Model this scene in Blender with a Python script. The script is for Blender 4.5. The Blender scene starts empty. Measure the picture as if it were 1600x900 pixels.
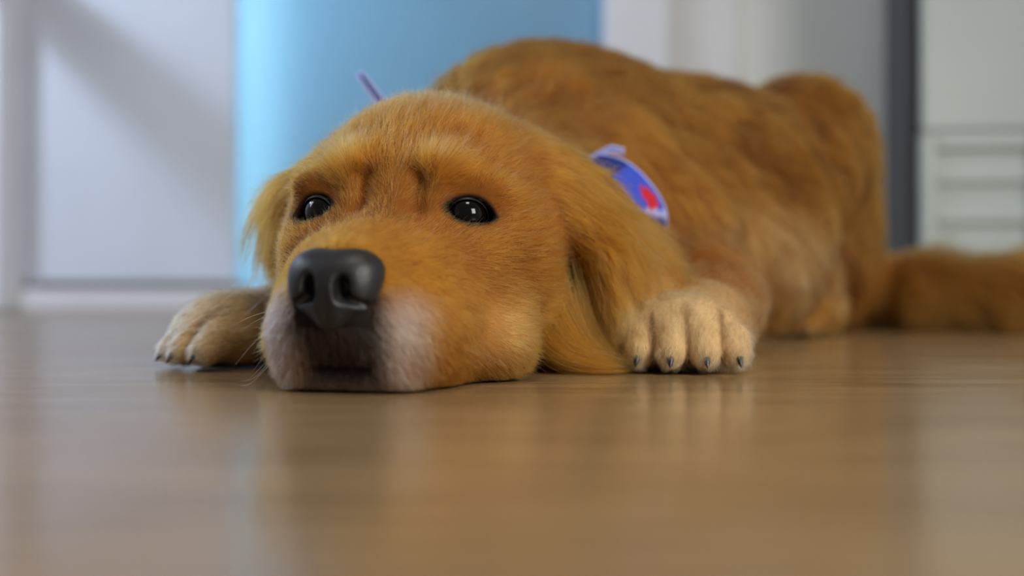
import bpy, bmesh, math, random
import numpy as np
from mathutils import Vector, Matrix
from mathutils.kdtree import KDTree

random.seed(4); rng = np.random.default_rng(4)
FUR = True
sc = bpy.context.scene
COL = sc.collection

# ------------------------------------------------------------------ camera
FPX = 1556.0                       # focal length in pixels of the 1600 wide frame (35 mm lens)
cam_d = bpy.data.cameras.new('camera')
cam = bpy.data.objects.new('camera', cam_d); COL.objects.link(cam)
cam_d.sensor_width = 36.0; cam_d.lens = 36.0 * FPX / 1600.0
cam.location = (0, 0, 0.05)
cam.rotation_euler = (math.radians(90.37), 0, 0)
cam_d.clip_start = 0.01
cam_d.dof.use_dof = True
cam_d.dof.focus_distance = 0.575
cam_d.dof.aperture_fstop = 2.6
sc.camera = cam

# ------------------------------------------------------------------ world, lights, exposure
sc.view_settings.view_transform = 'Standard'
sc.view_settings.look = 'None'
sc.view_settings.gamma = 1.0
sc.view_settings.use_curve_mapping = False
sc.view_settings.exposure = 0.0
w = bpy.data.worlds.new('world'); sc.world = w; w.use_nodes = True
bg = w.node_tree.nodes['Background']
bg.inputs[0].default_value = (0.94, 0.96, 1.0, 1); bg.inputs[1].default_value = 0.15

def area(name, loc, target, size, power, color, size_y=None):
    l = bpy.data.lights.new(name, 'AREA'); l.energy = power; l.color = color
    l.size = size
    if size_y: l.shape = 'RECTANGLE'; l.size_y = size_y
    o = bpy.data.objects.new(name, l); COL.objects.link(o)
    o.location = loc
    o.rotation_euler = (Vector(target) - Vector(loc)).to_track_quat('-Z', 'Y').to_euler()
    return o
area('side_key_light', (1.25, -0.70, 0.95), (0.1, 0.8, 0.1), 0.7, 36, (1.0, 0.95, 0.86), 0.9)  # added key light from the front right; no lamp stands there
area('ceiling_light', (0.15, 0.10, 2.30), (0.15, 0.8, 0), 0.5, 12, (1.0, 0.93, 0.82))
area('window_daylight', (-2.6, 1.0, 1.75), (-0.4, 1.9, 0.3), 1.0, 32, (0.74, 0.84, 1.0), 1.2)
area('door_lamp', (-2.35, 1.75, 1.75), (-1.1, 3.0, 0.5), 0.16, 18, (0.62, 0.75, 1.0))

sc.cycles.max_bounces = 8
sc.cycles.diffuse_bounces = 4
sc.cycles.glossy_bounces = 4
sc.cycles.transmission_bounces = 8
sc.cycles_curves.shape = 'RIBBONS'

# ------------------------------------------------------------------ helpers
def srgb(r, g, b):
    f = lambda c: c/12.92 if c <= 0.04045 else ((c+0.055)/1.055)**2.4
    return (f(r/255), f(g/255), f(b/255))

def tag(o, label=None, cat=None, group=None, kind=None):
    if label: o['label'] = label
    if cat: o['category'] = cat
    if group: o['group'] = group
    if kind: o['kind'] = kind
    return o

def new_mat(name, color=(0.8,0.8,0.8), rough=0.5, spec=0.5, metal=0.0):
    m = bpy.data.materials.new(name); m.use_nodes = True
    b = m.node_tree.nodes['Principled BSDF']
    b.inputs['Base Color'].default_value = (*color, 1)
    b.inputs['Roughness'].default_value = rough
    b.inputs['Specular IOR Level'].default_value = spec
    b.inputs['Metallic'].default_value = metal
    return m, m.node_tree, b

def paint(name, color, rough=0.5, var=0.04, scale=3.0, bump=0.02):
    m, nt, b = new_mat(name, color, rough)
    tc = nt.nodes.new('ShaderNodeTexCoord')
    n = nt.nodes.new('ShaderNodeTexNoise'); n.inputs['Scale'].default_value = scale; n.inputs['Detail'].default_value = 5
    nt.links.new(tc.outputs['Object'], n.inputs['Vector'])
    r = nt.nodes.new('ShaderNodeValToRGB')
    r.color_ramp.elements[0].position = 0.3; r.color_ramp.elements[1].position = 0.7
    r.color_ramp.elements[0].color = (*[c*(1-var) for c in color], 1)
    r.color_ramp.elements[1].color = (*[min(1, c*(1+var)) for c in color], 1)
    nt.links.new(n.outputs['Fac'], r.inputs['Fac']); nt.links.new(r.outputs['Color'], b.inputs['Base Color'])
    n2 = nt.nodes.new('ShaderNodeTexNoise'); n2.inputs['Scale'].default_value = 180
    nt.links.new(tc.outputs['Object'], n2.inputs['Vector'])
    bp = nt.nodes.new('ShaderNodeBump'); bp.inputs['Strength'].default_value = bump; bp.inputs['Distance'].default_value = 0.002
    nt.links.new(n2.outputs['Fac'], bp.inputs['Height']); nt.links.new(bp.outputs['Normal'], b.inputs['Normal'])
    return m

def link_mesh(name, me, mat, parent=None):
    o = bpy.data.objects.new(name, me); COL.objects.link(o)
    if mat: me.materials.append(mat)
    if parent: o.parent = parent
    return o

def box(name, x0, x1, y0, y1, z0, z1, mat, parent=None, bevel=0.003, origin=None):
    bm = bmesh.new(); bmesh.ops.create_cube(bm, size=1)
    for v in bm.verts:
        v.co = Vector(((x0+x1)/2 + v.co.x*(x1-x0), (y0+y1)/2 + v.co.y*(y1-y0), (z0+z1)/2 + v.co.z*(z1-z0)))
    if bevel:
        bmesh.ops.bevel(bm, geom=list(bm.edges), offset=bevel, segments=2, affect='EDGES')
    me = bpy.data.meshes.new(name); bm.to_mesh(me); bm.free()
    return link_mesh(name, me, mat, parent)

def empty(name, loc):
    o = bpy.data.objects.new(name, None); COL.objects.link(o); o.location = loc; o.empty_display_size = 0.05
    return o

def shaped(o, parent):          # parent without moving (world-space mesh under an offset Empty)
    o.parent = parent; o.location = -parent.location
    return o

# ------------------------------------------------------------------ setting: floor
m_floor, nt, b = new_mat('floor_laminate', srgb(128, 96, 64), 0.3)
tc = nt.nodes.new('ShaderNodeTexCoord')
mp = nt.nodes.new('ShaderNodeMapping'); mp.inputs['Scale'].default_value = (2.2, 26, 1)
nt.links.new(tc.outputs['Object'], mp.inputs['Vector'])
n1 = nt.nodes.new('ShaderNodeTexNoise'); n1.inputs['Scale'].default_value = 3.0; n1.inputs['Detail'].default_value = 8; n1.inputs['Distortion'].default_value = 0.6
nt.links.new(mp.outputs['Vector'], n1.inputs['Vector'])
r1 = nt.nodes.new('ShaderNodeValToRGB')
r1.color_ramp.elements[0].position = 0.33; r1.color_ramp.elements[0].color = (*srgb(124, 98, 66), 1)
r1.color_ramp.elements[1].position = 0.68; r1.color_ramp.elements[1].color = (*srgb(154, 127, 91), 1)
nt.links.new(n1.outputs['Fac'], r1.inputs['Fac'])
nt.links.new(r1.outputs['Color'], b.inputs['Base Color'])
n2 = nt.nodes.new('ShaderNodeTexNoise'); n2.inputs['Scale'].default_value = 7.0; n2.inputs['Detail'].default_value = 6
nt.links.new(tc.outputs['Object'], n2.inputs['Vector'])
r2 = nt.nodes.new('ShaderNodeMapRange'); r2.inputs[1].default_value = 0.3; r2.inputs[2].default_value = 0.7; r2.inputs[3].default_value = 0.16; r2.inputs[4].default_value = 0.24
nt.links.new(n2.outputs['Fac'], r2.inputs[0]); nt.links.new(r2.outputs[0], b.inputs['Roughness'])
mp3 = nt.nodes.new('ShaderNodeMapping'); mp3.inputs['Scale'].default_value = (60, 420, 1)
nt.links.new(tc.outputs['Object'], mp3.inputs['Vector'])
n3 = nt.nodes.new('ShaderNodeTexNoise'); n3.inputs['Scale'].default_value = 1.0; n3.inputs['Detail'].default_value = 4
nt.links.new(mp3.outputs['Vector'], n3.inputs['Vector'])
bp = nt.nodes.new('ShaderNodeBump'); bp.inputs['Strength'].default_value = 0.18; bp.inputs['Distance'].default_value = 0.0004
nt.links.new(n3.outputs['Fac'], bp.inputs['Height']); nt.links.new(bp.outputs['Normal'], b.inputs['Normal'])
fl = box('floor', -3.0, 3.0, -2.5, 4.2, -0.05, 0.0, m_floor, bevel=0)
tag(fl, 'glossy brown wood-grain floor the dog lies on', 'floor', kind='structure')

# ------------------------------------------------------------------ setting: back of the room
m_door = paint('door_white', srgb(216, 224, 238), 0.45)
m_white = paint('wall_white', srgb(234, 238, 248), 0.6)
m_light = paint('wall_light_grey', srgb(232, 234, 238), 0.6)
m_grey = paint('wall_grey', srgb(230, 233, 228), 0.6)
m_dark = paint('shade_dark_grey', srgb(70, 70, 74), 0.6)  # dark grey stands in for shade in the recess and on the cabinet side
m_black = paint('gap_black', srgb(34, 30, 28), 0.7)
m_sill = paint('sill_marble', srgb(226, 226, 232), 0.35)
m_track = paint('door_track', srgb(120, 112, 104), 0.5)
YB = 3.0
jamb = empty('trim_1', (-1.53, 2.92, 0))
tag(jamb, 'pale grey door jamb at the left edge of the picture', 'door frame', kind='structure')
shaped(box('jamb_post', -1.72, -1.478, 2.88, 3.06, 0, 2.2, m_white, bevel=0.012), jamb)
shaped(box('jamb_stop', -1.50, -1.458, 2.93, 3.06, 0, 2.2, m_white, bevel=0.006), jamb)
door = empty('door_1', (-1.15, 3.0, 0))
tag(door, 'flat white door panel beside the pale jamb', 'door', kind='structure')
shaped(box('door_leaf', -1.458, -0.832, 2.985, 3.025, 0.09, 2.1, m_door, bevel=0.003), door)
shaped(box('door_track', -1.458, -0.80, 2.97, 3.03, 0.068, 0.082, m_track, bevel=0.002), door)
sill = box('trim_2', -1.458, 0.28, 2.94, 3.06, 0.0, 0.066, m_sill, bevel=0.006)
tag(sill, 'low white sill running along the floor under door and glass', 'sill', kind='structure')

# frosted blue glass, lit from the room behind it
m_glass = bpy.data.materials.new('frosted_blue_glass'); m_glass.use_nodes = True
nt = m_glass.node_tree; nt.nodes.clear()
out = nt.nodes.new('ShaderNodeOutputMaterial')
tr = nt.nodes.new('ShaderNodeBsdfTranslucent'); tr.inputs[0].default_value = (*srgb(196, 226, 238), 1)
df = nt.nodes.new('ShaderNodeBsdfDiffuse'); df.inputs[0].default_value = (*srgb(126, 172, 210), 1)
gl = nt.nodes.new('ShaderNodeBsdfGlossy'); gl.inputs[0].default_value = (1, 1, 1, 1); gl.inputs[1].default_value = 0.25
fr = nt.nodes.new('ShaderNodeFresnel'); fr.inputs[0].default_value = 1.45
mx = nt.nodes.new('ShaderNodeMixShader'); mx.inputs[0].default_value = 0.45
mx2 = nt.nodes.new('ShaderNodeMixShader')
nz = nt.nodes.new('ShaderNodeTexNoise'); nz.inputs['Scale'].default_value = 900
bpn = nt.nodes.new('ShaderNodeBump'); bpn.inputs['Strength'].default_value = 0.1; bpn.inputs['Distance'].default_value = 0.0005
nt.links.new(nz.outputs['Fac'], bpn.inputs['Height']); nt.links.new(bpn.outputs['Normal'], gl.inputs['Normal'])
nt.links.new(tr.outputs[0], mx.inputs[1]); nt.links.new(df.outputs[0], mx.inputs[2])
nt.links.new(fr.outputs[0], mx2.inputs[0]); nt.links.new(mx.outputs[0], mx2.inputs[1]); nt.links.new(gl.outputs[0], mx2.inputs[2])
nt.links.new(mx2.outputs[0], out.inputs[0])
glass = empty('window_1', (-0.28, 3.0, 0))
tag(glass, 'frosted blue glass panel behind the dog', 'glass panel', kind='structure')
shaped(box('pane', -0.832, 0.275, 2.996, 3.006, 0.066, 2.1, m_glass, bevel=0), glass)
area('glass_edge_glow', (-0.775, 3.13, 0.95), (-0.80, 3.0, 0.95), 0.06, 7.0, (0.88, 0.97, 1.0), 1.9)  # strip light added to brighten the left edge of the pane
area('room_light_behind_glass', (-0.75, 3.75, 1.0), (-0.5, 3.0, 0.7), 0.7, 20, (0.74, 0.86, 1.0))

col1 = box('trim_3', 0.272, 0.462, 2.90, 3.15, 0, 2.6, m_white, bevel=0.01)
tag(col1, 'white wall column between the blue glass and grey wall', 'column', kind='structure')
wb = box('wall_back', 0.462, 0.676, 2.95, 3.15, 0, 2.6, m_light, bevel=0.008)
tag(wb, 'pale grey strip of wall next to the white column', 'wall', kind='structure')
wr = box('wall_alcove', 0.676, 1.115, 2.955, 3.15, 0, 2.6, m_grey, bevel=0.004)
tag(wr, 'mid grey wall above the dog\'s hips', 'wall', kind='structure')
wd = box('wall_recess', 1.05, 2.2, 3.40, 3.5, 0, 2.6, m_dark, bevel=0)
tag(wd, 'recess beside the white cabinet, its shade painted dark grey', 'wall', kind='structure')

for nm, a_, lb in (('wall_left', (-2.80, -2.70, -2.5, 3.15), 'white side wall left of the door jamb'),
                   ('wall_corner', (-2.70, -1.72, 2.95, 3.15), 'white wall left of the door jamb'),
                   ('wall_right', (2.50, 2.60, -2.5, 3.5), 'white side wall right of the cabinet')):
    tag(box(nm, *a_, 0, 2.6, m_white, bevel=0), lb, 'wall', kind='structure')

# white cabinet with a louvred lower front, right edge of the frame
m_cab = paint('cabinet_white', srgb(174, 186, 184), 0.4)
m_slat = paint('slat_white', srgb(182, 193, 191), 0.45)
cabinet = empty('louvered_cabinet', (1.2, 2.2, 0))
tag(cabinet, 'white cabinet with horizontal louvers in its lower front at right', 'cabinet')
cab_rot = math.radians(5)
def cab(name, x0, x1, y0, y1, z0, z1, mat, bevel=0.003, rx=0, parent=None):
    bm = bmesh.new(); bmesh.ops.create_cube(bm, size=1)
    for v in bm.verts: v.co = Vector((v.co.x*(x1-x0), v.co.y*(y1-y0), v.co.z*(z1-z0)))
    if bevel: bmesh.ops.bevel(bm, geom=list(bm.edges), offset=bevel, segments=2, affect='EDGES')
    me = bpy.data.meshes.new(name); bm.to_mesh(me); bm.free()
    o = link_mesh(name, me, mat, cabinet)
    o.location = ((x0+x1)/2, (y0+y1)/2, (z0+z1)/2); o.rotation_euler = (rx, 0, 0)
    return o
cabinet.location = (0.905, 2.2, 0); cabinet.rotation_euler = (0, 0, -cab_rot)
cab('body', 0.004, 0.62, 0.03, 0.28, 0.0, 1.6, m_cab)
cab('side_wall', 0.0, 0.006, 0.03, 0.28, 0.0, 1.6, m_dark, 0.001)  # side coloured dark as if it stood in shadow
louver_panel = cab('louver_panel', 0.03, 0.232, 0.020, 0.031, 0.04, 0.40, m_slat, 0.001)
cab('door', 0.004, 0.615, 0.0, 0.032, 0.412, 1.58, m_cab, 0.006)
cab('stile', 0.0, 0.030, -0.008, 0.032, 0.02, 0.408, m_cab, 0.005)
cab('stile', 0.232, 0.262, -0.008, 0.032, 0.02, 0.408, m_cab, 0.005)
cab('rail', 0.030, 0.232, 0.0, 0.032, 0.372, 0.408, m_slat, 0.004)
cab('plinth', 0.0, 0.62, 0.006, 0.032, 0.0, 0.05, m_cab, 0.003)
cab('side_panel', 0.262, 0.615, 0.0, 0.032, 0.05, 0.408, m_cab, 0.004)
for k in range(4):
    z = 0.322 - k*0.088
    sl_ = cab('slat', 0.030, 0.232, 0.007, 0.019, z-0.026, z+0.022, m_slat, 0.004, rx=math.radians(-6))
    sl_.parent = louver_panel; sl_.location -= louver_panel.location
m_gk = m_black
gap = cab('gap_strip', -0.012, 0.0, 0.02, 0.05, 0.0, 1.6, m_black, 0.004)  # black strip paints the dark of the gap beside the cabinet

# ledge added above the frame, out of view, to shadow the door
shadow_ledge = empty('door_shadow_ledge', (-1.52, 2.7, 1.0))
tag(shadow_ledge, 'short white ledge added out of view to shadow the door', 'ledge', kind='structure')
def ledge_part(name, *a): return shaped(box(name, *a), shadow_ledge)
ledge_part('board', -1.64, -1.50, 2.30, 2.88, 1.03, 1.10, m_white)

# ------------------------------------------------------------------ signed-distance sculpting toolkit
class Prim: pass
def basis(fwd, up=(0,0,1)):
    f = np.array(fwd, float); f /= np.linalg.norm(f)
    u = np.array(up, float); r = np.cross(f, u); r /= np.linalg.norm(r); u = np.cross(r, f)
    return np.stack([f, r, u])          # rows: local axes in world
I3 = np.eye(3)

class Sculpt:
    def __init__(s): s.prims = []
    def ell(s, c, rad, B=I3, k=0.02, op=1, **at):
        p = Prim(); p.t = 'e'; p.c = np.array(c, float); p.rad = np.array(rad, float); p.B = np.array(B); p.k = k; p.op = op; p.at = at
        ext = np.sqrt(((p.B * p.rad[:, None])**2).sum(0)); p.lo = p.c-ext; p.hi = p.c+ext; s.prims.append(p); return p
    def cone(s, a, b, r1, r2, k=0.02, op=1, **at):
        p = Prim(); p.t = 'c'; p.a = np.array(a, float); p.b = np.array(b, float); p.r1 = r1; p.r2 = r2; p.k = k; p.op = op; p.at = at
        p.lo = np.minimum(p.a-r1, p.b-r2); p.hi = np.maximum(p.a+r1, p.b+r2); s.prims.append(p); return p
    def lens(s, c, rad, B, k=0.002, op=-1):
        p = Prim(); p.t = 'v'; p.c = np.array(c, float); p.rad = rad; p.B = np.array(B); p.k = k; p.op = op; p.at = {}
        p.lo = p.c-0.02; p.hi = p.c+0.02; s.prims.append(p); return p
    @staticmethod
    def dist(p, X, Y, Z):
        if p.t == 'e':
            dx, dy, dz = X-p.c[0], Y-p.c[1], Z-p.c[2]
            q = [(dx*p.B[i,0]+dy*p.B[i,1]+dz*p.B[i,2]) for i in range(3)]
            k0 = np.sqrt((q[0]/p.rad[0])**2+(q[1]/p.rad[1])**2+(q[2]/p.rad[2])**2)+1e-9
            k1 = np.sqrt((q[0]/p.rad[0]**2)**2+(q[1]/p.rad[1]**2)**2+(q[2]/p.rad[2]**2)**2)+1e-9
            return k0*(k0-1)/k1
        if p.t == 'v':                       # almond (lens) shaped plug
            dx, dy, dz = X-p.c[0], Y-p.c[1], Z-p.c[2]
            q = [(dx*p.B[i,0]+dy*p.B[i,1]+dz*p.B[i,2]) for i in range(3)]
            A_, Bu, Bl, Dp = p.rad
            Ru, Rl = (A_*A_+Bu*Bu)/(2*Bu), (A_*A_+Bl*Bl)/(2*Bl)
            du = np.sqrt(q[0]**2+(q[1]+(Ru-Bu))**2)-Ru; dl = np.sqrt(q[0]**2+(q[1]-(Rl-Bl))**2)-Rl
            return np.maximum(np.maximum(du, dl), np.abs(q[2])-Dp)
        ab = p.b-p.a; L2 = ab@ab
        dx, dy, dz = X-p.a[0], Y-p.a[1], Z-p.a[2]
        t = np.clip((dx*ab[0]+dy*ab[1]+dz*ab[2])/L2, 0, 1)
        return np.sqrt((dx-t*ab[0])**2+(dy-t*ab[1])**2+(dz-t*ab[2])**2)-(p.r1+(p.r2-p.r1)*t)
    def field(s, xs, ys, zs, zfloor=None):
        F = np.full((len(xs), len(ys), len(zs)), 0.5, np.float32)
        for p in s.prims:
            m = max(0.03, p.k*1.3)
            i0, i1 = np.searchsorted(xs, [p.lo[0]-m, p.hi[0]+m]); j0, j1 = np.searchsorted(ys, [p.lo[1]-m, p.hi[1]+m]); k0, k1 = np.searchsorted(zs, [p.lo[2]-m, p.hi[2]+m])
            if i1 <= i0 or j1 <= j0 or k1 <= k0: continue
            X = xs[i0:i1, None, None]; Y = ys[None, j0:j1, None]; Z = zs[None, None, k0:k1]
            d = s.dist(p, X, Y, Z).astype(np.float32); A = F[i0:i1, j0:j1, k0:k1]; k = p.k
            if p.op > 0:
                h = np.clip(0.5+0.5*(A-d)/k, 0, 1); F[i0:i1, j0:j1, k0:k1] = A*(1-h)+d*h-k*h*(1-h)
            else:
                h = np.clip(0.5-0.5*(A+d)/k, 0, 1); F[i0:i1, j0:j1, k0:k1] = A*(1-h)-d*h+k*h*(1-h)
        if zfloor is not None:
            F = np.maximum(F, (zfloor-zs)[None, None, :].astype(np.float32))
        return F

def surface_nets(F, xs, ys, zs):
    S = F < 0
    nx, ny, nz = F.shape
    c = np.zeros((nx-1, ny-1, nz-1), np.int8)
    for a in (0, 1):
        for b_ in (0, 1):
            for d in (0, 1): c += S[a:nx-1+a, b_:ny-1+b_, d:nz-1+d]
    act = (c > 0) & (c < 8)
    I, J, K = np.nonzero(act)
    idx = np.full(act.shape, -1, np.int64); idx[I, J, K] = np.arange(len(I))
    P = np.zeros((len(I), 3)); n = np.zeros(len(I))
    g = (xs, ys, zs)
    corners = [(a, b_, d) for a in (0,1) for b_ in (0,1) for d in (0,1)]
    for ca in corners:
        for ax in range(3):
            if ca[ax]: continue
            cb = list(ca); cb[ax] = 1
            fa = F[I+ca[0], J+ca[1], K+ca[2]]; fb = F[I+cb[0], J+cb[1], K+cb[2]]
            m = (fa < 0) != (fb < 0)
            t = np.where(m, fa/(fa-fb+1e-12), 0)
            pa = np.stack([xs[I+ca[0]], ys[J+ca[1]], zs[K+ca[2]]], 1); pb = np.stack([xs[I+cb[0]], ys[J+cb[1]], zs[K+cb[2]]], 1)
            P += np.where(m[:, None], pa+(pb-pa)*t[:, None], 0); n += m
    P /= n[:, None]
    quads = []
    for ax in range(3):
        sl = [slice(None)]*3; sl2 = [slice(None)]*3
        sl[ax] = slice(0, -1); sl2[ax] = slice(1, None)
        a = S[tuple(sl)]; b_ = S[tuple(sl2)]
        u, v = (ax+1) % 3, (ax+2) % 3
        for sgn in (0, 1):
            m = (a & ~b_) if sgn == 0 else (~a & b_)
            e = np.array(np.nonzero(m))
            ok = (e[u] > 0) & (e[v] > 0) & (e[u] < F.shape[u]-1) & (e[v] < F.shape[v]-1)
            e = e[:, ok]
            def cell(du, dv):
                q = e.copy(); q[u] -= du; q[v] -= dv
                return idx[q[0], q[1], q[2]]
            q4 = np.stack([cell(1,1), cell(0,1), cell(0,0), cell(1,0)], 1)
            if sgn: q4 = q4[:, ::-1]
            quads.append(q4)
    Q = np.concatenate(quads); Q = Q[(Q >= 0).all(1)]
    return P, Q

def mesh_np(name, P, Q, smooth=True):
    me = bpy.data.meshes.new(name)
    me.vertices.add(len(P)); me.vertices.foreach_set('co', P.astype(np.float32).ravel())
    me.loops.add(Q.size); me.loops.foreach_set('vertex_index', Q.astype(np.int32).ravel())
    me.polygons.add(len(Q)); me.polygons.foreach_set('loop_start', np.arange(0, Q.size, 4, dtype=np.int32))
    me.update(calc_edges=True); me.validate()
    if smooth: me.polygons.foreach_set('use_smooth', np.ones(len(me.polygons), bool))
    return me

def vcolor(me, C, name='Col'):
    a = me.color_attributes.new(name, 'FLOAT_COLOR', 'POINT')
    a.data.foreach_set('color', np.concatenate([C, np.ones((len(C), 1))], 1).astype(np.float32).ravel())

def wave_noise(P, scale, seed, n=14):
    r = np.random.default_rng(seed); o = np.zeros(len(P))
    for i in range(n):
        d = r.normal(size=3); d *= scale*r.uniform(0.5, 1.6)/np.linalg.norm(d)
        o += np.sin(P@d+r.uniform(0, 6.28))
    return o/np.sqrt(n/2)

def sstep(a, b_, x):
    t = np.clip((x-a)/(b_-a), 0, 1); return t*t*(3-2*t)

# ------------------------------------------------------------------ dog: head frame
E0 = np.array([-0.068, 0.588])
YAW = math.radians(11.5)
Fv = np.array([-math.sin(YAW), -math.cos(YAW), 0]); Rv = np.array([math.cos(YAW), -math.sin(YAW), 0])
BH = np.stack([Rv, Fv, np.array([0, 0, 1.0])])       # rows r, f, z
ROLL = 0.05
def H(r, f, z):
    p = np.array([E0[0], E0[1], 0])+Rv*r+Fv*f
    return np.array([p[0], p[1], z-ROLL*r*min(1, max(0, z/0.10))])
def Hinv(P):
    d = P-np.array([E0[0], E0[1], 0]); r = d@Rv; f = d@Fv
    z = P[:, 2]; return np.stack([r, f, z+ROLL*r*np.clip(z/0.1, 0, 1)], 1)
def hdir(r, f, z): return Rv*r+Fv*f+np.array([0, 0, z])

GOLD = np.array(srgb(166, 98, 25)); DEEP = np.array(srgb(128, 77, 20)); CREAM = np.array(srgb(246, 204, 146))
WHITE = np.array(srgb(204, 190, 180)); BLACK = np.array(srgb(26, 23, 24)); EARC = np.array(srgb(156, 95, 24)); TAN = np.array(srgb(200, 142, 72))

dog = Sculpt()
T = np.array([0.80, 0.60, 0]); N = np.array([0.60, -0.80, 0]); BT = np.stack([T, N, [0, 0, 1.0]])
back = (0.75, 0.6, -0.25)
# trunk
dog.ell((0.10, 1.06, 0.155), (0.20, 0.115, 0.135), BT, k=0.03, flow=(0.75, 0.5, -0.35), L=0.030, col=DEEP, reg='body')
dog.ell((0.03, 1.01, 0.225), (0.115, 0.085, 0.070), BT, k=0.06, flow=(0.7, 0.5, -0.3), L=0.030, col=DEEP*0.8, reg='body')
dog.ell((0.24, 1.15, 0.185), (0.16, 0.10, 0.105), BT, k=0.06, flow=(0.75, 0.5, -0.35), L=0.030, col=DEEP, reg='body')
dog.ell((0.355, 1.26, 0.212), (0.088, 0.095, 0.108), BT, k=0.05, flow=(0.5, 0.3, -0.7), L=0.030, col=DEEP, reg='body')
dog.ell((0.20, 1.06, 0.075), (0.18, 0.085, 0.080), BT, k=0.05, flow=(0.6, 0.3, -0.7), L=0.03, col=TAN*0.35+DEEP*0.65, reg='body')
dog.ell((0.02, 0.90, 0.09), (0.10, 0.11, 0.10), I3, k=0.05, flow=(0.2, -0.3, -0.9), L=0.035, col=GOLD, reg='body')
# neck
dog.cone(H(0, -0.10, 0.095), (-0.010, 0.82, 0.092), 0.066, 0.080, k=0.03, flow=(0.35, 0.8, -0.25), L=0.030, col=GOLD*0.4+DEEP*0.6, reg='neck')
dog.cone((-0.010, 0.82, 0.092), (0.015, 0.96, 0.150), 0.080, 0.100, k=0.04, flow=(0.35, 0.8, -0.25), L=0.030, col=DEEP*0.85, reg='neck')
# ruff beside neck
dog.ell((0.066, 0.750, 0.058), (0.070, 0.052, 0.048), basis((0.35, 0.9, -0.1)), k=0.03, flow=(0.65, 0.25, -0.6), L=0.040, col=GOLD, reg='ruff')
dog.ell((-0.105, 0.80, 0.048), (0.085, 0.055, 0.055), basis((0.0, 1, 0)), k=0.04, flow=(-0.5, 0.4, -0.6), L=0.035, col=DEEP, reg='ruff')
# left fore limb (viewer right)
dog.cone((0.10, 0.95, 0.155), (0.165, 0.945, 0.105), 0.060, 0.050, k=0.04, flow=(0.3, 0.4, -0.8), L=0.025, col=GOLD*0.5+DEEP*0.5, reg='leg')
dog.cone((0.182, 0.900, 0.046), (0.138, 0.70, 0.026), 0.046, 0.027, k=0.008, flow=(-0.2, -0.6, -0.5), L=0.018, col=GOLD, reg='leg')
dog.cone((0.136, 0.70, 0.030), (0.113, 0.655, 0.022), 0.026, 0.022, k=0.015, flow=(-0.25, -0.9, -0.3), L=0.010, col=CREAM, reg='paw')
dog.ell((0.113, 0.655, 0.024), (0.037, 0.034, 0.0245), I3, k=0.012, flow=(-0.1, -0.9, -0.35), L=0.010, col=CREAM, reg='paw')
# right fore limb (viewer left)
dog.cone((-0.09, 0.98, 0.165), (-0.125, 0.93, 0.065), 0.065, 0.042, k=0.04, flow=(-0.2, 0.2, -0.8), L=0.025, col=DEEP, reg='leg')
dog.cone((-0.125, 0.925, 0.042), (-0.155, 0.735, 0.028), 0.044, 0.030, k=0.025, flow=(-0.3, -0.8, -0.3), L=0.016, col=GOLD, reg='leg')
dog.cone((-0.155, 0.74, 0.028), (-0.195, 0.690, 0.024), 0.029, 0.026, k=0.015, flow=(-0.7, -0.7, -0.3), L=0.010, col=CREAM*0.6+TAN*0.4, reg='paw')
dog.ell((-0.196, 0.687, 0.0235), (0.036, 0.034, 0.0245), basis((-0.8, -0.62, 0)), k=0.012, flow=(-0.7, -0.6, -0.35), L=0.011, col=CREAM, reg='paw')
# hind end
dog.cone((0.362, 1.240, 0.232), (0.328, 1.140, 0.130), 0.080, 0.034, k=0.03, flow=(0.1, -0.1, -0.95), L=0.025, col=DEEP, reg='body')
dog.cone((0.415, 1.36, 0.20), (0.462, 1.40, 0.060), 0.078, 0.056, k=0.03, flow=(0.15, -0.1, -0.95), L=0.035, col=DEEP, reg='body')
dog.ell((0.395, 1.335, 0.085), (0.085, 0.075, 0.090), BT, k=0.03, flow=(0.2, -0.1, -0.9), L=0.03, col=DEEP, reg='body')
dog.cone((0.372, 1.178, 0.145), (0.400, 1.240, 0.055), 0.006, 0.016, k=0.02, op=-1)      # hollow behind the thigh
dog.cone((0.332, 1.150, 0.122), (0.390, 1.255, 0.036), 0.036, 0.025, k=0.012, flow=(0.1, 0.1, -0.95), L=0.020, col=TAN*0.5+DEEP*0.5, reg='leg')
dog.cone((0.390, 1.255, 0.028), (0.332, 1.165, 0.025), 0.027, 0.028, k=0.015, flow=(-0.6, -0.6, -0.3), L=0.012, col=TAN, reg='paw')
# tail
tailp = [(0.48, 1.42, 0.070), (0.56, 1.37, 0.052), (0.66, 1.30, 0.045), (0.76, 1.22, 0.04), (0.83, 1.14, 0.035)]
for i in range(4):
    a, b_ = np.array(tailp[i]), np.array(tailp[i+1]); d = (b_-a)/np.linalg.norm(b_-a)
    dog.cone(a, b_, 0.040-0.003*i, 0.037-0.003*i, k=0.02, flow=tuple(d*0.6+np.array([0.05, -0.15, -0.55])), L=0.072, col=TAN*0.30+DEEP*0.40, reg='tail')
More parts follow.
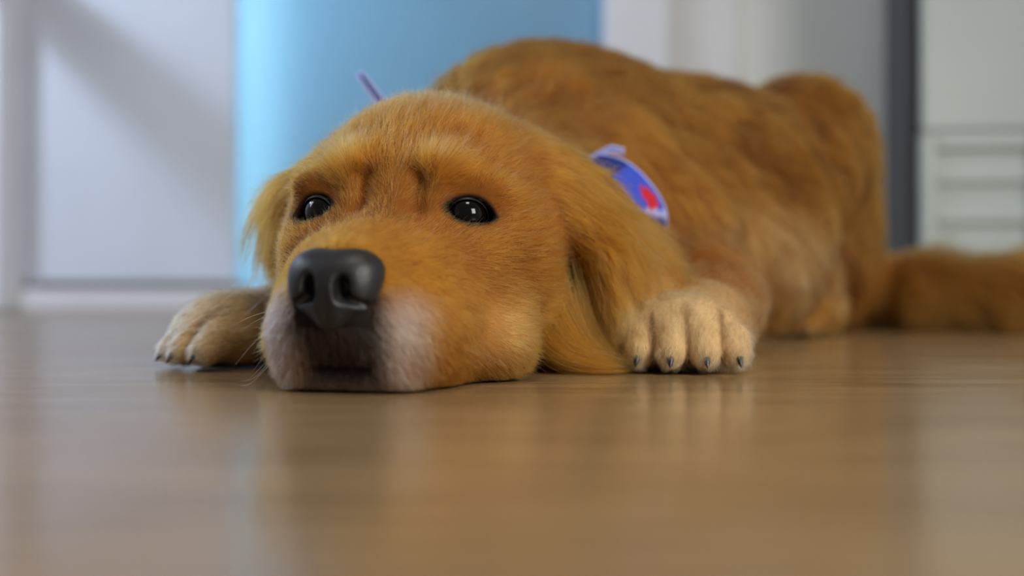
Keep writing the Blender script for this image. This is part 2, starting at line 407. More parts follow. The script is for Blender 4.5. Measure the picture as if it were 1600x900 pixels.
# head
hk = dict(flow=(0, 0, 0), L=0.012, col=GOLD, reg='head')
dog.ell(H(0, -0.080, 0.113), (0.075, 0.082, 0.067), BH, k=0.03, **hk)          # cranium
dog.ell(H(0, -0.032, 0.095), (0.066, 0.050, 0.048), BH, k=0.025, **hk)         # mid face
dog.cone(H(0, -0.005, 0.064), H(0, 0.078, 0.0495), 0.040, 0.0300, k=0.022, **hk)  # muzzle
for s in (-1, 1):
    dog.ell(H(s*0.027, -0.008, 0.1240), (0.015, 0.015, 0.0130), BH, k=0.015, **hk)   # brow
    dog.ell(H(s*0.052, -0.008, 0.1140), (0.016, 0.013, 0.0095), BH, k=0.012, **hk)   # drooping upper lid
    dog.ell(H(s*0.052, -0.052, 0.068), (0.037, 0.058, 0.052), BH, k=0.022, **hk)    # cheek
    dog.ell(H(s*0.050, -0.002, 0.078), (0.018, 0.018, 0.014), BH, k=0.018, **hk)    # cheek bone
    dog.ell(H(s*0.031, 0.020, 0.055), (0.022, 0.045, 0.026), BH, k=0.022, **hk)     # side of the muzzle
    dog.cone(H(s*0.0175, 0.072, 0.032), H(s*0.036, -0.005, 0.034), 0.0250, 0.032, k=0.016, **hk)  # flews
    dog.ell(H(s*0.0565, -0.006, 0.0225), (0.026, 0.034, 0.0235), BH, k=0.010, **hk)    # lip corner
dog.cone(H(-0.0245, 0.074, 0.0135), H(0.0245, 0.074, 0.0135), 0.0150, 0.0150, k=0.008, **hk)  # chin
dog.ell(H(0, 0.02, 0.018), (0.045, 0.06, 0.020), BH, k=0.01, **hk)
for s in (-1, 1): dog.ell(H(0.0395 if s > 0 else -0.0320, 0.034, 0.026), (0.0165, 0.045, 0.026), BH, k=0.016, **hk)     # lip between chin and lip corner
for s in (-1, 1):
    dog.cone(H(s*0.052, 0.008, 0.068), H(s*0.062, -0.010, 0.044), 0.011, 0.012, k=0.016, **hk)              # fold of the cheek
    dog.cone(H(s*0.0160, 0.019, 0.100), H(s*0.0170, 0.011, 0.116), 0.0018, 0.0010, k=0.014, op=-1)           # crease inside the brow
dog.cone(H(-0.012, 0.092, 0.0145), H(0.012, 0.092, 0.0145), 0.0030, 0.0030, k=0.004, op=-1)     # mouth
# ears
def ear(base, mid, tip, w1, w2, up1, up2, th=0.013):
    hb, hm, ht = [np.array(q, float) for q in (base, mid, tip)]
    ek = dict(L=0.030, col=EARC, reg='ear')
    fl1 = hm-hb; fl2 = ht-hm
    dog.ell((hb+hm)/2, (np.linalg.norm(fl1)*0.74, w1, th), basis(fl1, up1), k=0.016, flow=tuple(fl1/np.linalg.norm(fl1)), **ek)
    dog.ell((hm+ht)/2, (np.linalg.norm(fl2)*0.76, w2, th*0.85), basis(fl2, up2), k=0.02, flow=tuple(fl2/np.linalg.norm(fl2)), **ek)
ear((0.006, 0.672, 0.148), (0.052, 0.685, 0.112), (0.096, 0.690, 0.062), 0.036, 0.036, (0.5, -0.5, 0.7), (0.6, -0.6, 0.5))
ear((0.022, 0.668, 0.130), (0.062, 0.668, 0.084), (0.078, 0.655, 0.030), 0.028, 0.026, (0.8, -0.6, 0.3), (0.9, -0.5, 0.1))
ear(H(-0.060, -0.085, 0.148), H(-0.097, -0.085, 0.112), H(-0.100, -0.068, 0.084), 0.033, 0.026, hdir(-1, 0.3, 0.5), hdir(-1, 0.35, 0.1))
# toes
claws = []
def paw(center, fwd, spread, tl, r, L, col, zc=0.016, n=4):
    f = np.array([fwd[0], fwd[1], 0.0]); f /= np.linalg.norm(f); s = np.array([-f[1], f[0], 0])
    for i in range(n):
        u = (i-(n-1)/2)/((n-1)/2)
        ln = tl*(1.0 if abs(u) < 0.5 else 0.78)
        d = f+s*u*0.20; d /= np.linalg.norm(d)
        b0 = np.array(center)+s*u*spread*0.8; b0[2] = 0.026 if abs(u) < .5 else 0.022
        kn = b0+d*ln*0.62; kn[2] = 0.024 if abs(u) < .5 else 0.020
        tp = b0+d*ln; tp[2] = zc-0.003
        dog.cone(b0, kn, r*0.95, r*1.02, k=0.0025, flow=tuple(d+np.array([0, 0, -0.4])), L=L, col=col, reg='paw', toe=len(claws))
        dog.cone(kn, tp, r*1.02, r*0.84, k=0.0025, flow=tuple(d+np.array([0, 0, -0.9])), L=L, col=col, reg='paw', toe=len(claws))
        claws.append((tp+d*r*0.55+np.array([0, 0, -0.001]), d))
paw((0.113, 0.650, 0.026), (-0.12, -1), 0.0315, 0.030, 0.0118, 0.0080, CREAM)
paw((-0.198, 0.686, 0.026), (-0.80, -0.62), 0.0295, 0.031, 0.0118, 0.0075, CREAM)
paw((0.332, 1.160, 0.026), (-0.6, -0.8), 0.022, 0.034, 0.012, 0.009, TAN)
# eye sockets: each eyeball sits just under the face surface behind an almond opening
def sdf_at(P):
    P = np.atleast_2d(P); A = np.full(len(P), 0.5)
    for p in dog.prims:
        d = dog.dist(p, P[:, 0], P[:, 1], P[:, 2]); k = p.k
        if p.op > 0: h = np.clip(0.5+0.5*(A-d)/k, 0, 1); A = A*(1-h)+d*h-k*h*(1-h)
        else: h = np.clip(0.5-0.5*(A+d)/k, 0, 1); A = A*(1-h)-d*h+k*h*(1-h)
    return A
ER = 0.0120; EA, EBU, EBL = 0.0152, 0.0094, 0.0070
EYES, EDIR, EOUT, EUP = {}, {}, {}, {}
for s, (er, ez) in {1: (0.0425, 0.0975), -1: (-0.0465, 0.0965)}.items():
    d = hdir(0.42*s, 0.89, 0.12); d /= np.linalg.norm(d)
    ts = np.linspace(0.08, -0.06, 700); ray = H(er, 0.0, ez)[None]+ts[:, None]*d[None]
    v = sdf_at(ray); surf = ray[np.argmax(v < 0)]
    EYES[s] = surf-d*(ER-0.0012); EDIR[s] = d
    o_ = hdir(s*0.9, -0.42, -0.17); o_ = o_-d*(o_@d); EOUT[s] = o_/np.linalg.norm(o_)
    u_ = np.cross(d, EOUT[s]); EUP[s] = u_ if u_[2] > 0 else -u_
def eye_metric(P, s):
    q = P-EYES[s]; a_ = q@EOUT[s]; b2 = q@EUP[s]; Bq = np.where(b2 > 0, EBU, EBL); Rq = (EA*EA+Bq*Bq)/(2*Bq)
    return 1+(np.hypot(a_, np.abs(b2)+(Rq-Bq))-Rq)/0.0085+np.where(q@EDIR[s] < -0.012, 9, 0)
for s in (-1, 1):
    dog.lens(EYES[s]+EDIR[s]*(ER-0.001), (EA, EBU, EBL, 0.0095), np.stack([EOUT[s], EUP[s], EDIR[s]]), k=0.0015)
# nose seat
dog.ell(H(0, 0.104, 0.054), (0.020, 0.016, 0.014), BH, k=0.006, op=-1)

def axis(*segs):
    out = []
    for a, b_, h in segs: out.append(np.arange(a, b_, h))
    return np.concatenate(out)
xs = axis((-0.30, -0.26, 0.004), (-0.26, -0.14, 0.0024), (-0.14, 0.01, 0.0016), (0.01, 0.16, 0.0024), (0.16, 0.92, 0.0060))
ys = axis((0.46, 0.60, 0.0016), (0.60, 0.72, 0.0024), (0.72, 0.80, 0.004), (0.80, 1.54, 0.0060))
zs = axis((-0.004, 0.14, 0.0018), (0.14, 0.19, 0.0026), (0.19, 0.36, 0.005))
Fd = dog.field(xs, ys, zs, zfloor=0.0008)
P, Q = surface_nets(Fd, xs, ys, zs)
del Fd
me_body = mesh_np('body', P, Q)
nv = len(me_body.vertices)
Pn = np.empty(nv*3, np.float32); me_body.vertices.foreach_get('co', Pn); Pn = Pn.reshape(-1, 3).astype(float)

def attrs(P):
    """fur colour, direction, length and region weights at surface points"""
    pos = [p for p in dog.prims if p.op > 0]
    D = np.stack([dog.dist(p, P[:, 0], P[:, 1], P[:, 2]) for p in pos], 1)
    W = np.exp(-(D-D.min(1, keepdims=True))/0.007); W /= W.sum(1, keepdims=True)
    col = W@np.array([p.at['col'] for p in pos]); L = W@np.array([p.at['L'] for p in pos])
    flow = W@np.array([np.array(p.at['flow'])/max(1e-6, np.linalg.norm(p.at['flow'])) for p in pos])
    reg = {}
    for name in ('body', 'neck', 'ruff', 'leg', 'paw', 'tail', 'head', 'ear'):
        reg[name] = W@np.array([1.0 if p.at['reg'] == name else 0.0 for p in pos])
    h = Hinv(P)
    # face: hair sweeps away from the nose
    v = h-np.array([0, 0.118, 0.060])
    v[:, 2] += -0.05*sstep(0.09, 0.03, h[:, 2])*sstep(-0.06, 0.04, h[:, 1])
    v /= np.linalg.norm(v, axis=1, keepdims=True)
    vw = v[:, :1]*Rv+v[:, 1:2]*Fv+v[:, 2:]*np.array([0, 0, 1.0])
    flow = flow+vw*reg['head'][:, None]*1.2
    hw = reg['head']
    # face lengths
    r, f, z = h.T
    Lf = 0.017-0.0088*sstep(-0.05, 0.05, f)
    Lf += 0.010*sstep(-0.06, -0.13, f)
    L = L*(1-hw)+Lf*hw
    # colours on the face
    n1 = wave_noise(P, 90, 3); n2 = wave_noise(P, 260, 5)
    ar = np.abs(r)
    cf = GOLD[None]*np.ones((len(P), 1))
    def mixc(c, tgt, t): return c*(1-t[:, None])+tgt[None]*t[:, None]
    # deeper orange on muzzle sides and below the eyes, paler brows and jaw
    cf = mixc(cf, np.array(srgb(164, 98, 18)), np.clip(sstep(-0.02, 0.03, f)*sstep(0.105, 0.07, z)*0.35, 0, 1))
    brow = np.exp(-(((ar-0.027)/0.010)**2+((z-0.126)/0.010)**2))*sstep(-0.04, -0.01, f)
    cf = mixc(cf, np.array(srgb(222, 162, 88)), brow*0.25)
    crown = sstep(0.15, 0.175, z); cf = mixc(cf, np.array(srgb(200, 142, 84)), crown*0.4)
    jaw = np.exp(-(((ar-0.058)/0.028)**2+((z-0.03)/0.022)**2+((f+0.006)/0.04)**2)); cf = mixc(cf, np.array(srgb(232, 172, 92)), jaw)
    fw = f+0.0016*n2
    white = (0.80+0.06*n2)*sstep(0.064, 0.096, fw)*sstep(0.050, 0.038, ar)*sstep(0.060, 0.038, z+0.0015*n2)*sstep(0.010, 0.022, ar+0.002*n1)*0.9
    cf = mixc(cf, WHITE, np.clip(white, 0, 1))
    half = 0.0240+0.0016*n2-0.003*sstep(0.03, 0.01, z)
    blk = sstep(0.058, 0.078, fw)*sstep(half+0.009, half-0.007, ar)*sstep(0.058, 0.050, z)
    cf = mixc(cf, BLACK*0.7, np.clip(blk, 0, 1)*0.97)
    chin = sstep(0.060, 0.075, f)*sstep(0.010, 0.007, z)*sstep(0.018, 0.012, ar)
    cf = mixc(cf, np.array(srgb(150, 140, 136)), chin*0.8)
    # dark rims round the eyes
    for s in (-1, 1):
        cf = mixc(cf, BLACK*1.2, sstep(1.35, 1.08, eye_metric(P, s))*0.92)
    col = mixc(col, np.array([0, 0, 0.0]), hw*0)*(1-hw[:, None])+cf*hw[:, None]
    # paws: cream toes, black hair at the sole
    pw = reg['paw']
    col = mixc(col, BLACK*2, pw*sstep(0.006, 0.002, P[:, 2])*0.8)
    tid = np.array([p.at.get('toe', -1) for p in pos])
    TD = np.stack([D[:, tid == t_].min(1) for t_ in range(len(claws))], 1); TD.sort(1)
    between = np.exp(-((TD[:, 1]-TD[:, 0])/0.0032)**2)*sstep(0.012, 0.004, TD[:, 0])      # brown hair plus crease shade painted between the toes
    col = mixc(col, np.array(srgb(112, 70, 36)), between*pw*0.75)
    # belly and elbows paler
    pale = (reg['body']+reg['leg'])*sstep(0.15, 0.07, P[:, 2])*sstep(0.10, 0.18, P[:, 0])*sstep(0.45, 0.33, P[:, 0])
    col = mixc(col, np.array(srgb(218, 172, 118)), np.clip(pale*0.22, 0, 1))
    col = col*(1+0.10*n1[:, None]*0.6+0.05*n2[:, None]*0.6)
    return np.clip(col, 0.005, 1), flow, L, reg, h

Cb, _, _, _, _ = attrs(Pn)
vcolor(me_body, Cb*0.55)
m_skin, nt, b = new_mat('dog_skin', DEEP, 0.8, 0.2)
a = nt.nodes.new('ShaderNodeAttribute'); a.attribute_name = 'Col'; nt.links.new(a.outputs['Color'], b.inputs['Base Color'])
root = empty('dog', (0.10, 0.95, 0))
tag(root, 'golden retriever lying flat with its chin on the brown floor', 'dog')
ob_body = link_mesh('body', me_body, m_skin); shaped(ob_body, root)

# ------------------------------------------------------------------ nose
nose = Sculpt()
BN = BH
def NH(r, f, z): return H(r, f, z)
nose.ell(H(0, 0.094, 0.0585), (0.0205, 0.016, 0.0130), BN, k=0.006)
for s in (-1, 1): nose.ell(H(s*0.0115, 0.0935, 0.0605), (0.0125, 0.0150, 0.0115), BN, k=0.008)
nose.ell(H(0, 0.101, 0.0500), (0.0130, 0.0115, 0.0155), BN, k=0.010)
for s in (-1, 1):
    nose.ell(H(s*0.0130, 0.0955, 0.0515), (0.0105, 0.0135, 0.0120), BN, k=0.006)
nose.ell(H(0, 0.095, 0.040), (0.0095, 0.0125, 0.010), BN, k=0.008)
for s in (-1, 1):
    nose.ell(H(s*0.0085, 0.1120, 0.0535), (0.0036, 0.0100, 0.0062), BN, k=0.003, op=-1)
    nose.cone(H(s*0.0085, 0.1105, 0.0490), H(s*0.0180, 0.1035, 0.0455), 0.0026, 0.0014, k=0.003, op=-1)
nose.cone(H(0, 0.1150, 0.0500), H(0, 0.1090, 0.0320), 0.0012, 0.0014, k=0.0035, op=-1)
c0 = H(0, 0.095, 0.052); h_ = 0.0009
nx_, ny_, nz_ = np.arange(c0[0]-0.034, c0[0]+0.034, h_), np.arange(c0[1]-0.030, c0[1]+0.030, h_), np.arange(0.024, 0.082, h_)
Pz, Qz = surface_nets(nose.field(nx_, ny_, nz_), nx_, ny_, nz_)
m_nose, nt, b = new_mat('nose_leather', srgb(30, 28, 31), 0.42, 0.5)
vo = nt.nodes.new('ShaderNodeTexVoronoi'); vo.inputs['Scale'].default_value = 900
tcn = nt.nodes.new('ShaderNodeTexCoord'); nt.links.new(tcn.outputs['Object'], vo.inputs['Vector'])
bpz = nt.nodes.new('ShaderNodeBump'); bpz.inputs['Strength'].default_value = 0.35; bpz.inputs['Distance'].default_value = 0.0004
nt.links.new(vo.outputs['Distance'], bpz.inputs['Height']); nt.links.new(bpz.outputs['Normal'], b.inputs['Normal'])
o = link_mesh('nose', mesh_np('nose', Pz, Qz), m_nose); shaped(o, root); o['label'] = 'black leathery nose'

# ------------------------------------------------------------------ eyes
m_eye, nt, b = new_mat('eye_dark_brown', srgb(12, 8, 7), 0.06, 0.3)
m_lid, _, _ = new_mat('eyelid_black', srgb(20, 17, 17), 0.45, 0.4)
def eyeball(s):
    bm = bmesh.new(); bmesh.ops.create_uvsphere(bm, u_segments=32, v_segments=20, radius=ER)
    me = bpy.data.meshes.new('eye'); bm.to_mesh(me); bm.free()
    me.polygons.foreach_set('use_smooth', np.ones(len(me.polygons), bool))
    o = link_mesh('eye', me, m_eye, root); o.location = Vector(EYES[s])-root.location
    o['label'] = 'dark brown glossy eye'
    return o
def lid(s, ball):
    # shell over the eyeball with an almond opening
    d, out_, up = EDIR[s], EOUT[s], EUP[s]
    nu, nr = 48, 9; V = []; rsh = ER+0.0010
    for i in range(nu):
        th = 2*math.pi*i/nu; cx, sy = math.cos(th), math.sin(th)
        # almond outline in angles (radians), outer corner lower
        ax = 1.08; ay = 0.66 if sy > 0 else 0.44
        px = ax*cx; py = ay*math.copysign(abs(sy)**1.25, sy)-0.02*cx
        for j in range(nr):
            t = j/(nr-1); R0 = math.hypot(px, py); R1 = 1.45
            rr = R0+(R1-R0)*t; ux, uy = px/R0, py/R0
            rad = rsh+0.0006*math.sin(math.pi*min(1, t*3))-0.0016*t
            p = EYES[s]+rad*(d*math.cos(rr)+(out_*ux+up*uy)*math.sin(rr))
            V.append(p)
    Fc = []
    for i in range(nu):
        for j in range(nr-1):
            a_, b2 = i*nr+j, ((i+1) % nu)*nr+j
            Fc.append((a_, b2, b2+1, a_+1))
    me = mesh_np('eyelid', np.array(V), np.array(Fc))
    o = link_mesh('eyelid', me, m_lid, ball); o.location = -Vector(EYES[s]); o['label'] = 'black almond shaped eyelid rim'
    return o
for s in (1, -1): lid(s, eyeball(s))

# ------------------------------------------------------------------ claws
m_claw, _, _ = new_mat('claw_black', srgb(30, 27, 26), 0.35, 0.5)
for tp, d in claws:
    bm = bmesh.new(); rings = []
    B = basis(d)
    for j in range(6):
        t = j/5; c = np.array(tp)+d*(0.0105*t-0.004)+np.array([0, 0, 0.002-0.009*t*t])
        rad = 0.0042*(1-t)**0.5+0.0003
        rings.append([bm.verts.new(c+rad*(B[1]*math.cos(q*math.pi/4)*0.8+B[2]*math.sin(q*math.pi/4))) for q in range(8)])
        for v in rings[-1]: v.co.z = max(v.co.z, 0.0006)
    for j in range(5):
        for q in range(8): bm.faces.new((rings[j][q], rings[j][(q+1) % 8], rings[j+1][(q+1) % 8], rings[j+1][q]))
    bm.faces.new(rings[-1]); bm.faces.new(rings[0][::-1])
    me = bpy.data.meshes.new('claw'); bm.to_mesh(me); bm.free()
    me.polygons.foreach_set('use_smooth', np.ones(len(me.polygons), bool))
    shaped(link_mesh('claw', me, m_claw), root)

# ------------------------------------------------------------------ bandana
m_band, nt, b = new_mat('bandana_cotton', srgb(60, 80, 190), 0.8, 0.2)
a = nt.nodes.new('ShaderNodeAttribute'); a.attribute_name = 'Col'; nt.links.new(a.outputs['Color'], b.inputs['Base Color'])
BLUE, PALE, NAVY, RED = [np.array(srgb(*c)) for c in ((58, 78, 190), (170, 180, 232), (28, 44, 116), (186, 36, 48))]
ncen = np.array([-0.005, 0.815, 0.088]); nax = np.array([0.20, 0.95, 0.20]); nax /= np.linalg.norm(nax)
nsd = np.array([0.97, -0.23, 0.0]); nsd /= np.linalg.norm(nsd); nup = np.cross(nsd, nax); nup /= np.linalg.norm(nup)
def neck_pt(th, w_, off): return ncen+nax*w_+(nsd*math.cos(th)*(0.106+off)+nup*math.sin(th)*(0.078+off))
bandana = empty('neck_bandana', tuple(ncen))
tag(bandana, 'blue patterned bandana with red print tied round the dog\'s neck', 'bandana')
nu, nw = 180, 25; V = []; C = []
for i in range(nu):
    th = 2*math.pi*i/nu
    for j in range(nw):
        t = j/(nw-1)
        thc = (th+math.pi) % (2*math.pi)-math.pi
        fl_ = math.exp(-((thc-math.radians(27))/math.radians(33))**4)      # the cloth stands off the neck on this side
        fl_ = max(fl_, 0.75*math.exp(-((thc-math.radians(120))/math.radians(36))**4))   # and shows again by the knot
        V.append(neck_pt(th, (t-0.5)*0.048, -0.012+0.018*fl_+0.020*t*fl_+0.003*math.sin(3*th+2*t)))
        u = math.degrees(thc)
        c = BLUE
        if t > 0.93 or t < 0.06: c = PALE
        elif abs((u % 40)-14+8*(t-0.7)) < 1.6: c = PALE
        elif (((u % 80)-22)/7)**2+((t-0.60)/0.20)**2 < 1-0.5*math.sin(u*1.1)*math.sin(t*25): c = RED
        elif (u % 40) < 13: c = NAVY
        C.append(c)
Fc = [(i*nw+j, ((i+1) % nu)*nw+j, ((i+1) % nu)*nw+j+1, i*nw+j+1) for i in range(nu) for j in range(nw-1)]
me = mesh_np('band', np.array(V), np.array(Fc)); vcolor(me, np.array(C))
o = link_mesh('band', me, m_band); shaped(o, bandana)
md = o.modifiers.new('thickness', 'SOLIDIFY'); md.thickness = 0.0015
def cloth_tail(pts, widths, wdir):
    V = []; C = []; n = 14; pts = [np.array(p, float) for p in pts]
    for i in range(n):
        t = i/(n-1)*(len(pts)-1); k = min(int(t), len(pts)-2); u = t-k
        c = pts[k]*(1-u)+pts[k+1]*u; w_ = widths[k]*(1-u)+widths[k+1]*u
        for j in range(7):
            s = j/6-0.5
            V.append(c+np.array(wdir)*w_*s+np.array([0, 0.004, 0])*math.cos(s*6)); C.append(PALE*1.1 if abs(s) > 0.12 or i > 8 else BLUE)
    Fc = [(i*7+j, i*7+j+1, (i+1)*7+j+1, (i+1)*7+j) for i in range(n-1) for j in range(6)]
    me = mesh_np('tail_end', np.array(V), np.array(Fc)); vcolor(me, np.array(C))
    o = link_mesh('tail_end', me, m_band); shaped(o, bandana)
    md = o.modifiers.new('thickness', 'SOLIDIFY'); md.thickness = 0.0015
cloth_tail([(-0.084, 0.843, 0.182), (-0.114, 0.85, 0.216), (-0.131, 0.852, 0.240)], [0.014, 0.012, 0.007], (0.55, -0.2, 0.3))
cloth_tail([(-0.084, 0.843, 0.178), (-0.115, 0.835, 0.172), (-0.140, 0.83, 0.150)], [0.020, 0.022, 0.012], (0.2, -0.2, 0.6))
cloth_tail([(0.066, 0.812, 0.162), (0.080, 0.808, 0.168), (0.091, 0.808, 0.1655)], [0.007, 0.009, 0.007], (0.1, 0.0, 0.7))
bm = bmesh.new(); bmesh.ops.create_icosphere(bm, subdivisions=3, radius=0.016)
for v in bm.verts: v.co = Vector((v.co.x*1.1, v.co.y*0.8, v.co.z*0.9))*(1+0.12*math.sin(v.co.z*400+v.co.x*200))+Vector((-0.082, 0.842, 0.180))
me = bpy.data.meshes.new('knot'); bm.to_mesh(me); bm.free(); vcolor(me, np.tile(BLUE, (len(me.vertices), 1)))
me.polygons.foreach_set('use_smooth', np.ones(len(me.polygons), bool))
shaped(link_mesh('knot', me, m_band), bandana)

# ------------------------------------------------------------------ fur
m_fur = bpy.data.materials.new('fur'); m_fur.use_nodes = True
nt = m_fur.node_tree; nt.nodes.clear()
out = nt.nodes.new('ShaderNodeOutputMaterial'); hb = nt.nodes.new('ShaderNodeBsdfHairPrincipled')
hb.parametrization = 'COLOR'
a = nt.nodes.new('ShaderNodeAttribute'); a.attribute_name = 'Col'
nt.links.new(a.outputs['Color'], hb.inputs['Color'])
hb.inputs['IOR'].default_value = 1.32
hb.inputs['Roughness'].default_value = 0.42; hb.inputs['Radial Roughness'].default_value = 0.6
nt.links.new(hb.outputs[0], out.inputs['Surface'])

me_body.calc_loop_triangles()
nt_ = len(me_body.loop_triangles)
TRI = np.empty(nt_*3, np.int32); me_body.loop_triangles.foreach_get('vertices', TRI); TRI = TRI.reshape(-1, 3)
VN = np.empty(nv*3, np.float32); me_body.vertices.foreach_get('normal', VN); VN = VN.reshape(-1, 3).astype(float)
ta, tb, tcx = Pn[TRI[:, 0]], Pn[TRI[:, 1]], Pn[TRI[:, 2]]
AR = 0.5*np.linalg.norm(np.cross(tb-ta, tcx-ta), axis=1); CEN = (ta+tb+tcx)/3
_, _, _, regT, hT = attrs(CEN)

def hair_object(name, pts, radii, cols, mat, parent, kind='stuff'):
    n, k = pts.shape[:2]
    hc = bpy.data.hair_curves.new(name); hc.add_curves([k]*n)
    hc.attributes['position'].data.foreach_set('vector', pts.astype(np.float32).ravel()) if 'position' in hc.attributes else hc.position_data.foreach_set('vector', pts.astype(np.float32).ravel())
    ra = hc.attributes.get('radius') or hc.attributes.new('radius', 'FLOAT', 'POINT')
    ra.data.foreach_set('value', radii.astype(np.float32).ravel())
    ca = hc.attributes.new('Col', 'FLOAT_COLOR', 'CURVE')
    ca.data.foreach_set('color', np.concatenate([cols, np.ones((n, 1))], 1).astype(np.float32).ravel())
    hc.materials.append(mat)
    o = bpy.data.objects.new(name, hc); COL.objects.link(o); shaped(o, parent)
    if kind: o['kind'] = kind
    return o

def grow(name, wt, count, radius, K=6, tone_=0.10, pale=0.0, clump=0.5, clump_div=24, lift=0.35, Lmul=1.0, wild=0.12, grav=0.25, seed=1):
    r = np.random.default_rng(seed)
    p = AR*wt; p = p/p.sum()
    ti = r.choice(len(AR), size=count, p=p)
    u, v = r.random(count), r.random(count); m = u+v > 1; u[m] = 1-u[m]; v[m] = 1-v[m]
    tri = TRI[ti]; w0 = (1-u-v)[:, None]
    root_ = Pn[tri[:, 0]]*w0+Pn[tri[:, 1]]*u[:, None]+Pn[tri[:, 2]]*v[:, None]
    nrm = VN[tri[:, 0]]*w0+VN[tri[:, 1]]*u[:, None]+VN[tri[:, 2]]*v[:, None]
    nrm /= np.linalg.norm(nrm, axis=1, keepdims=True)+1e-9
    col, flow, L, reg, h = attrs(root_)
    col = attrs(root_+Fv*(r.normal(size=(count, 1))*0.006*reg['head'][:, None])+Rv*(r.normal(size=(count, 1))*0.003*reg['head'][:, None]))[0]   # hairs of two colours mingle
    keep = nrm[:, 2] > -0.93
    keep &= ~((root_[:, 2] < 0.004) & (nrm[:, 2] < -0.5))
    for s in (-1, 1):
        keep &= eye_metric(root_, s) > 1.0
    nl = h-np.array([0, 0.098, 0.052]); keep &= ~((np.abs(nl[:, 0]) < 0.019) & (np.abs(nl[:, 2]) < 0.016) & (nl[:, 1] > -0.008))
    root_, nrm, col, flow, L, h = root_[keep], nrm[keep], col[keep], flow[keep], L[keep], h[keep]
    for k_ in reg: reg[k_] = reg[k_][keep]
    n = len(root_)
    # low-frequency wander of the nap
    for c_ in range(3): flow[:, c_] += 0.20*wave_noise(root_, 45, 20+c_)*0.7+0.12*wave_noise(root_, 160, 30+c_)*0.7
    tang = flow-nrm*(flow*nrm).sum(1, keepdims=True); tang /= np.linalg.norm(tang, axis=1, keepdims=True)+1e-9
    jit = r.normal(size=(n, 3))*wild
    L = L*Lmul*r.uniform(0.65, 1.2, n)
    # fur close to the eyes stays short
    for s in (-1, 1):
        de = np.linalg.norm(root_-EYES[s], axis=1); L *= 0.30+0.70*sstep(0.013, 0.030, de)
    lf = lift*r.uniform(0.6, 1.4, n)
    bw = np.exp(-(((np.abs(h[:, 0])-0.028)/0.012)**2+((h[:, 2]-0.122)/0.010)**2))*sstep(-0.05, -0.02, h[:, 1])*reg['head']    # brow tufts stand up
    L = L*(1+0.7*bw); lf = lf*(1+1.6*bw)*(1+0.7*sstep(0.03, 0.07, h[:, 1])*reg['head'])
    d0 = tang+nrm*lf[:, None]+jit; d0 /= np.linalg.norm(d0, axis=1, keepdims=True)
    gv = np.array([0, 0, -1.0])*np.clip(L/0.04, 0, 1.5)[:, None]*grav
    pts = np.empty((n, K, 3)); pts[:, 0] = root_-nrm*0.0008
    d = d0.copy(); curl = r.normal(size=(n, 3))*0.08
    for k_ in range(1, K):
        pts[:, k_] = pts[:, k_-1]+d*(L/(K-1))[:, None]
        d = d+gv/(K-1)*2-nrm*(lf*1.1/(K-1))[:, None]+curl; d /= np.linalg.norm(d, axis=1, keepdims=True)
    if clump > 0:
        nc = max(8, n//clump_div); ci = r.choice(n, nc, replace=False)
        kd = KDTree(nc)
        for i, c_ in enumerate(ci): kd.insert(root_[c_], i)
        kd.balance()
        near = ci[np.array([kd.find(q)[1] for q in root_])]
        rel = pts[near]-pts[near][:, :1]; rel *= (L/L[near])[:, None, None]
        tgt = pts[near][:, :1]+rel
        t = (np.linspace(0, 1, K)**1.4)[None, :, None]*clump*r.uniform(0.5, 1.0, n)[:, None, None]
        pts = pts*(1-t)+tgt*t
        col = col*(0.75+0.25*1)+0*col
        tone = r.normal(size=n)[near]*tone_; col = col*(1+tone[:, None])
    pts[:, :, 2] = np.maximum(pts[:, :, 2], 0.0010+0.0015*r.random((n, 1)))
    col = col*(1-pale)+np.array(srgb(236, 190, 126))*pale*(col.sum(1, keepdims=True) > 0.12)
    col = np.clip(col*(1+r.normal(size=n)[:, None]*tone_), 0.004, 0.95)
    rad = radius*np.linspace(1.0, 0.25, K)[None]*r.uniform(0.7, 1.2, n)[:, None]
    return hair_object(name, pts, rad, col, m_fur, root)

if FUR:
    hw = regT['head']
    vis = np.where(hT[:, 1] > -0.16, 1.0, 0.3)
    grow('face_fur', hw*vis*(1+1.2*sstep(0.0, 0.05, hT[:, 1])), 270000, 0.000095, K=6, tone_=0.13, clump=0.42, clump_div=26, lift=0.24, wild=0.07, grav=0.08, seed=1)
    grow('guard_hair', hw*vis*(hT[:, 1] < 0.06), 12000, 0.00008, K=6, tone_=0.2, pale=0.45, clump=0.0, lift=0.34, Lmul=1.35, wild=0.10, grav=0.1, seed=21)
    grow('ruff_hair', regT['ear']+regT['neck']+regT['ruff'], 9000, 0.00010, K=8, tone_=0.2, pale=0.35, clump=0.5, clump_div=8, lift=0.34, Lmul=1.35, wild=0.12, grav=0.3, seed=22)
    grow('ear_fur', regT['ear'], 70000, 0.00012, K=8, tone_=0.16, clump=0.8, clump_div=90, lift=0.22, wild=0.12, grav=0.35, seed=2)
    grow('paw_fur', regT['paw'], 60000, 0.00012, K=5, clump=0.55, clump_div=20, lift=0.40, wild=0.16, grav=0.1, seed=3)
    grow('neck_fur', regT['neck']+regT['ruff'], 90000, 0.00018, K=7, tone_=0.16, clump=0.75, clump_div=90, lift=0.30, wild=0.12, grav=0.3, seed=4)
    grow('body_fur', regT['body']+regT['leg'], 130000, 0.00030, K=6, tone_=0.16, clump=0.65, clump_div=110, lift=0.30, wild=0.12, grav=0.3, seed=5)
    grow('tail_fur', regT['tail'], 40000, 0.00028, K=8, clump=0.5, clump_div=60, lift=0.85, wild=0.15, grav=0.15, seed=6)

